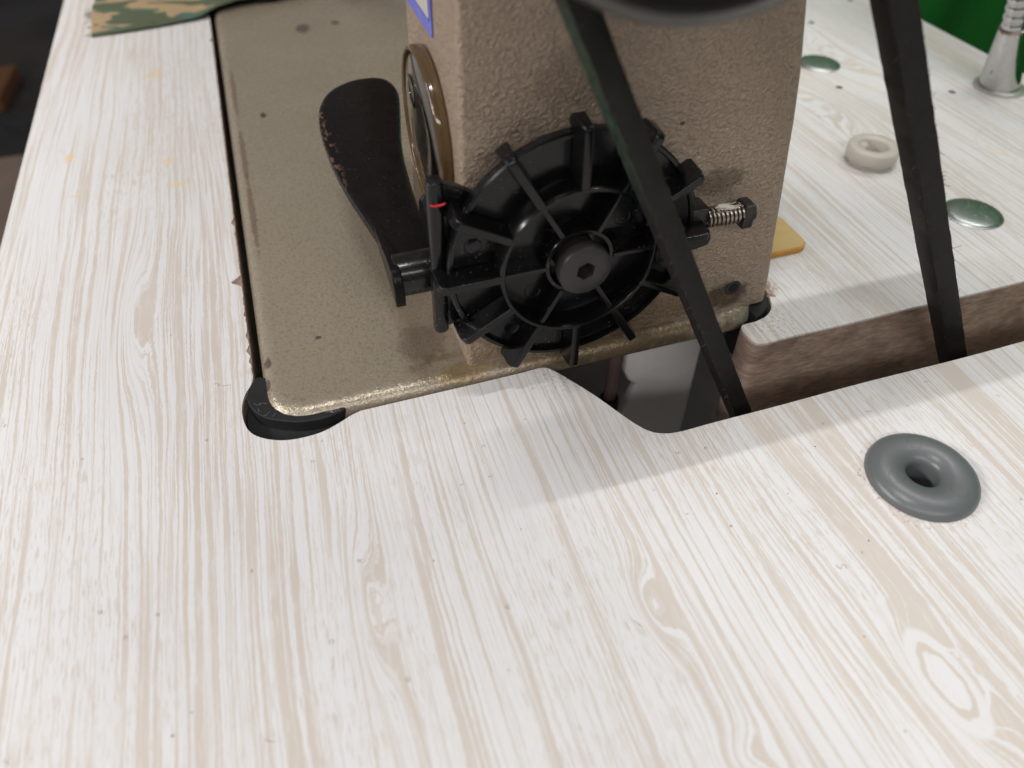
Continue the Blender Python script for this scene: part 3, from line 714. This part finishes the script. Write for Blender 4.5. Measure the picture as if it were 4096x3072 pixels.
# ------------------------------------------------------------------ lint and crumbs
def hair(x, y, z, L, amp):
    a = random.uniform(0, 6.28); pts = []
    for i in range(6):
        t = i/5-.5; b = a+amp*t
        pts.append((x+math.cos(b)*L*t, y+math.sin(b)*L*t, z+random.uniform(0, .15)))
    return pts
lint = []
for _ in range(5):
    t = random.random(); a = R(175+110*t); lint.append(sweep(hair(12.5+13.5*math.cos(a)+random.uniform(-1, 2.2), 12+13.5*math.sin(a)+random.uniform(-.5, 1.5), .35, random.uniform(1, 3), random.uniform(-.8, .8)), .035, 4))
for _ in range(8):
    lint.append(sweep(hair(23+random.uniform(-3, 2), .5+random.uniform(-1.5, 1.5), .45, random.uniform(1, 4), random.uniform(-3, 3)), .05, 4))
o = add('lint_fibres', join(*lint), LINT); o['kind'] = 'stuff'; o['label'] = 'pale lint fibres caught on the rubber cushion'
HAIRM = simple('grey_fibre', (.30, .27, .25), .9)
hl = []
for _ in range(70):
    x, y = random.uniform(-80, 240), random.uniform(-110, 60)
    if -8 < x < 186 and y > -9 or 90 < x and -45 < y < -8 or (x-GX)**2+(y-GY)**2 < 300: continue
    hl.append(sweep(hair(x, y, .06, random.uniform(.8, 2.6), random.uniform(-3, 3)), .055, 4))
o = add('dust_fibres', join(*hl), HAIRM); o['kind'] = 'stuff'; o['label'] = 'fine grey fibres scattered over the laminate'
tuft = [sweep([(142.8, -4.6, 53.0), (143.6, -4.9, 53.6), (145.4, -5.0, 53.4), (147.6, -4.9, 52.5), (149.6, -4.6, 51.9), (151.2, -4.4, 51.5)], [.15, .6, .8, .85, .6, .2], 8)]
for _ in range(16):
    q = [Vector((random.uniform(143.5, 151), -5.2+random.uniform(-.3, .3), 52.6+random.uniform(-.6, .6)))]
    for i in range(3): q.append(q[-1]+Vector((random.gauss(.1, .5), random.gauss(-.1, .2), random.gauss(0, .35))))
    tuft.append(sweep([tuple(p) for p in q], .1, 4))
tag(add('lint_tuft', join(*tuft), simple('cream_lint', (.60, .56, .48), .95)), 'tuft of pale lint stuck on top of the coil spring', 'lint')
spk = []
for x, y in ((158, -59.7), (140.4, -72.3), (152.6, -92.7), (134.3, -115.6), (129, -137.5), (64, -60), (78, -22), (121, -66)):
    r = random.uniform(.16, .27); spk.append(lathe([(r, .01), (r*.8, r*.5), (r*.2, r*.7)], (x, y, 0), n=8))
o = add('dark_crumbs', join(*spk), HOLE); o['kind'] = 'stuff'; o['label'] = 'tiny dark crumbs on the white laminate'
# broken splinter of board at the right end of the bed
tag(add('board_splinter', loft([[(183.0, 8, -.5), (186.3, 6.5, -.5), (185.6, 10, -.5), (184, 17, -.5)], [(183.3, 8.4, 1.0), (185.6, 7.0, .6), (185.0, 10, 1.1), (184, 15.6, 1.6)]]), CORE), 'rusty brown splinter by the lower right corner of the column', 'splinter')

# ------------------------------------------------------------------ what shows below and beyond the table
fl = add('floor', ([(-3000, -2500, -740), (4000, -2500, -740), (4000, 5000, -740), (-3000, 5000, -740)], [(0, 1, 2, 3)]), FLOOR); struct(fl)
# hanging green cloth behind the table
V = []; F = []; ny, nz = 120, 40
for k in range(2):
    for j in range(nz):
        for i in range(ny):
            y = -350+i*12; z = -450+j*18.0
            V.append((560+k*2+22*math.sin(y*.021+.6*math.sin(z*.006))+9*math.sin(y*.057+z*.009)+6*math.sin(z*.02+y*.013), y, z))
q = ny*nz
for j in range(nz-1):
    for i in range(ny-1):
        a = j*ny+i; F += [(a, a+1, a+ny+1, a+ny), (q+a, q+a+ny, q+a+ny+1, q+a+1)]
tag(add('green_curtain', (V, F), GREEN, None, 80), 'bright green cloth hanging behind the back edge of the table', 'curtain')
# dim clutter on the floor left of the table
stool = thing('wooden_stool', (-260, 600, -740), 'dark brown wooden stool seat seen past the left table edge', 'stool')
add('seat', loft([[(x, y, z) for x, y in rrect(-480+i, -150-i, 420+i, 748-i, 16)] for i, z in ((2, -282), (0, -278), (0, -254), (3, -250))]), STOOL, stool, 40)
for sx in (-455, -175):
    for sy in (445, 720):
        add('leg', lathe([(14, -740), (18, -283)], (sx, sy, 0), n=12), STOOL, stool)
carton = [(-840, 2060), (-655, 2060), (-640, 2280), (-840, 2260)]
tag(add('carton', prism(carton, -739, -700), ORANGE, None, 35, 4), 'orange-brown carton lying on the dark floor', 'box')
V = []; F = []
for j in range(26):
    for i in range(26):
        u, v = i/25, j/25; e = (math.sin(math.pi*u)*math.sin(math.pi*v))**.5
        V.append((-900+340*u, 1780+260*v, -739+e*(34+14*math.sin(u*9+v*4)+10*math.sin(v*13-u*6)+7*math.sin(u*23+v*19))))
F = [(j*26+i, j*26+i+1, j*26+i+27, j*26+i+26) for j in range(25) for i in range(25)]
heap = (V, F)
tag(add('cloth_heap', heap, NAVY, None, 80), 'dark cloth heap on the floor past the left table edge', 'cloth')
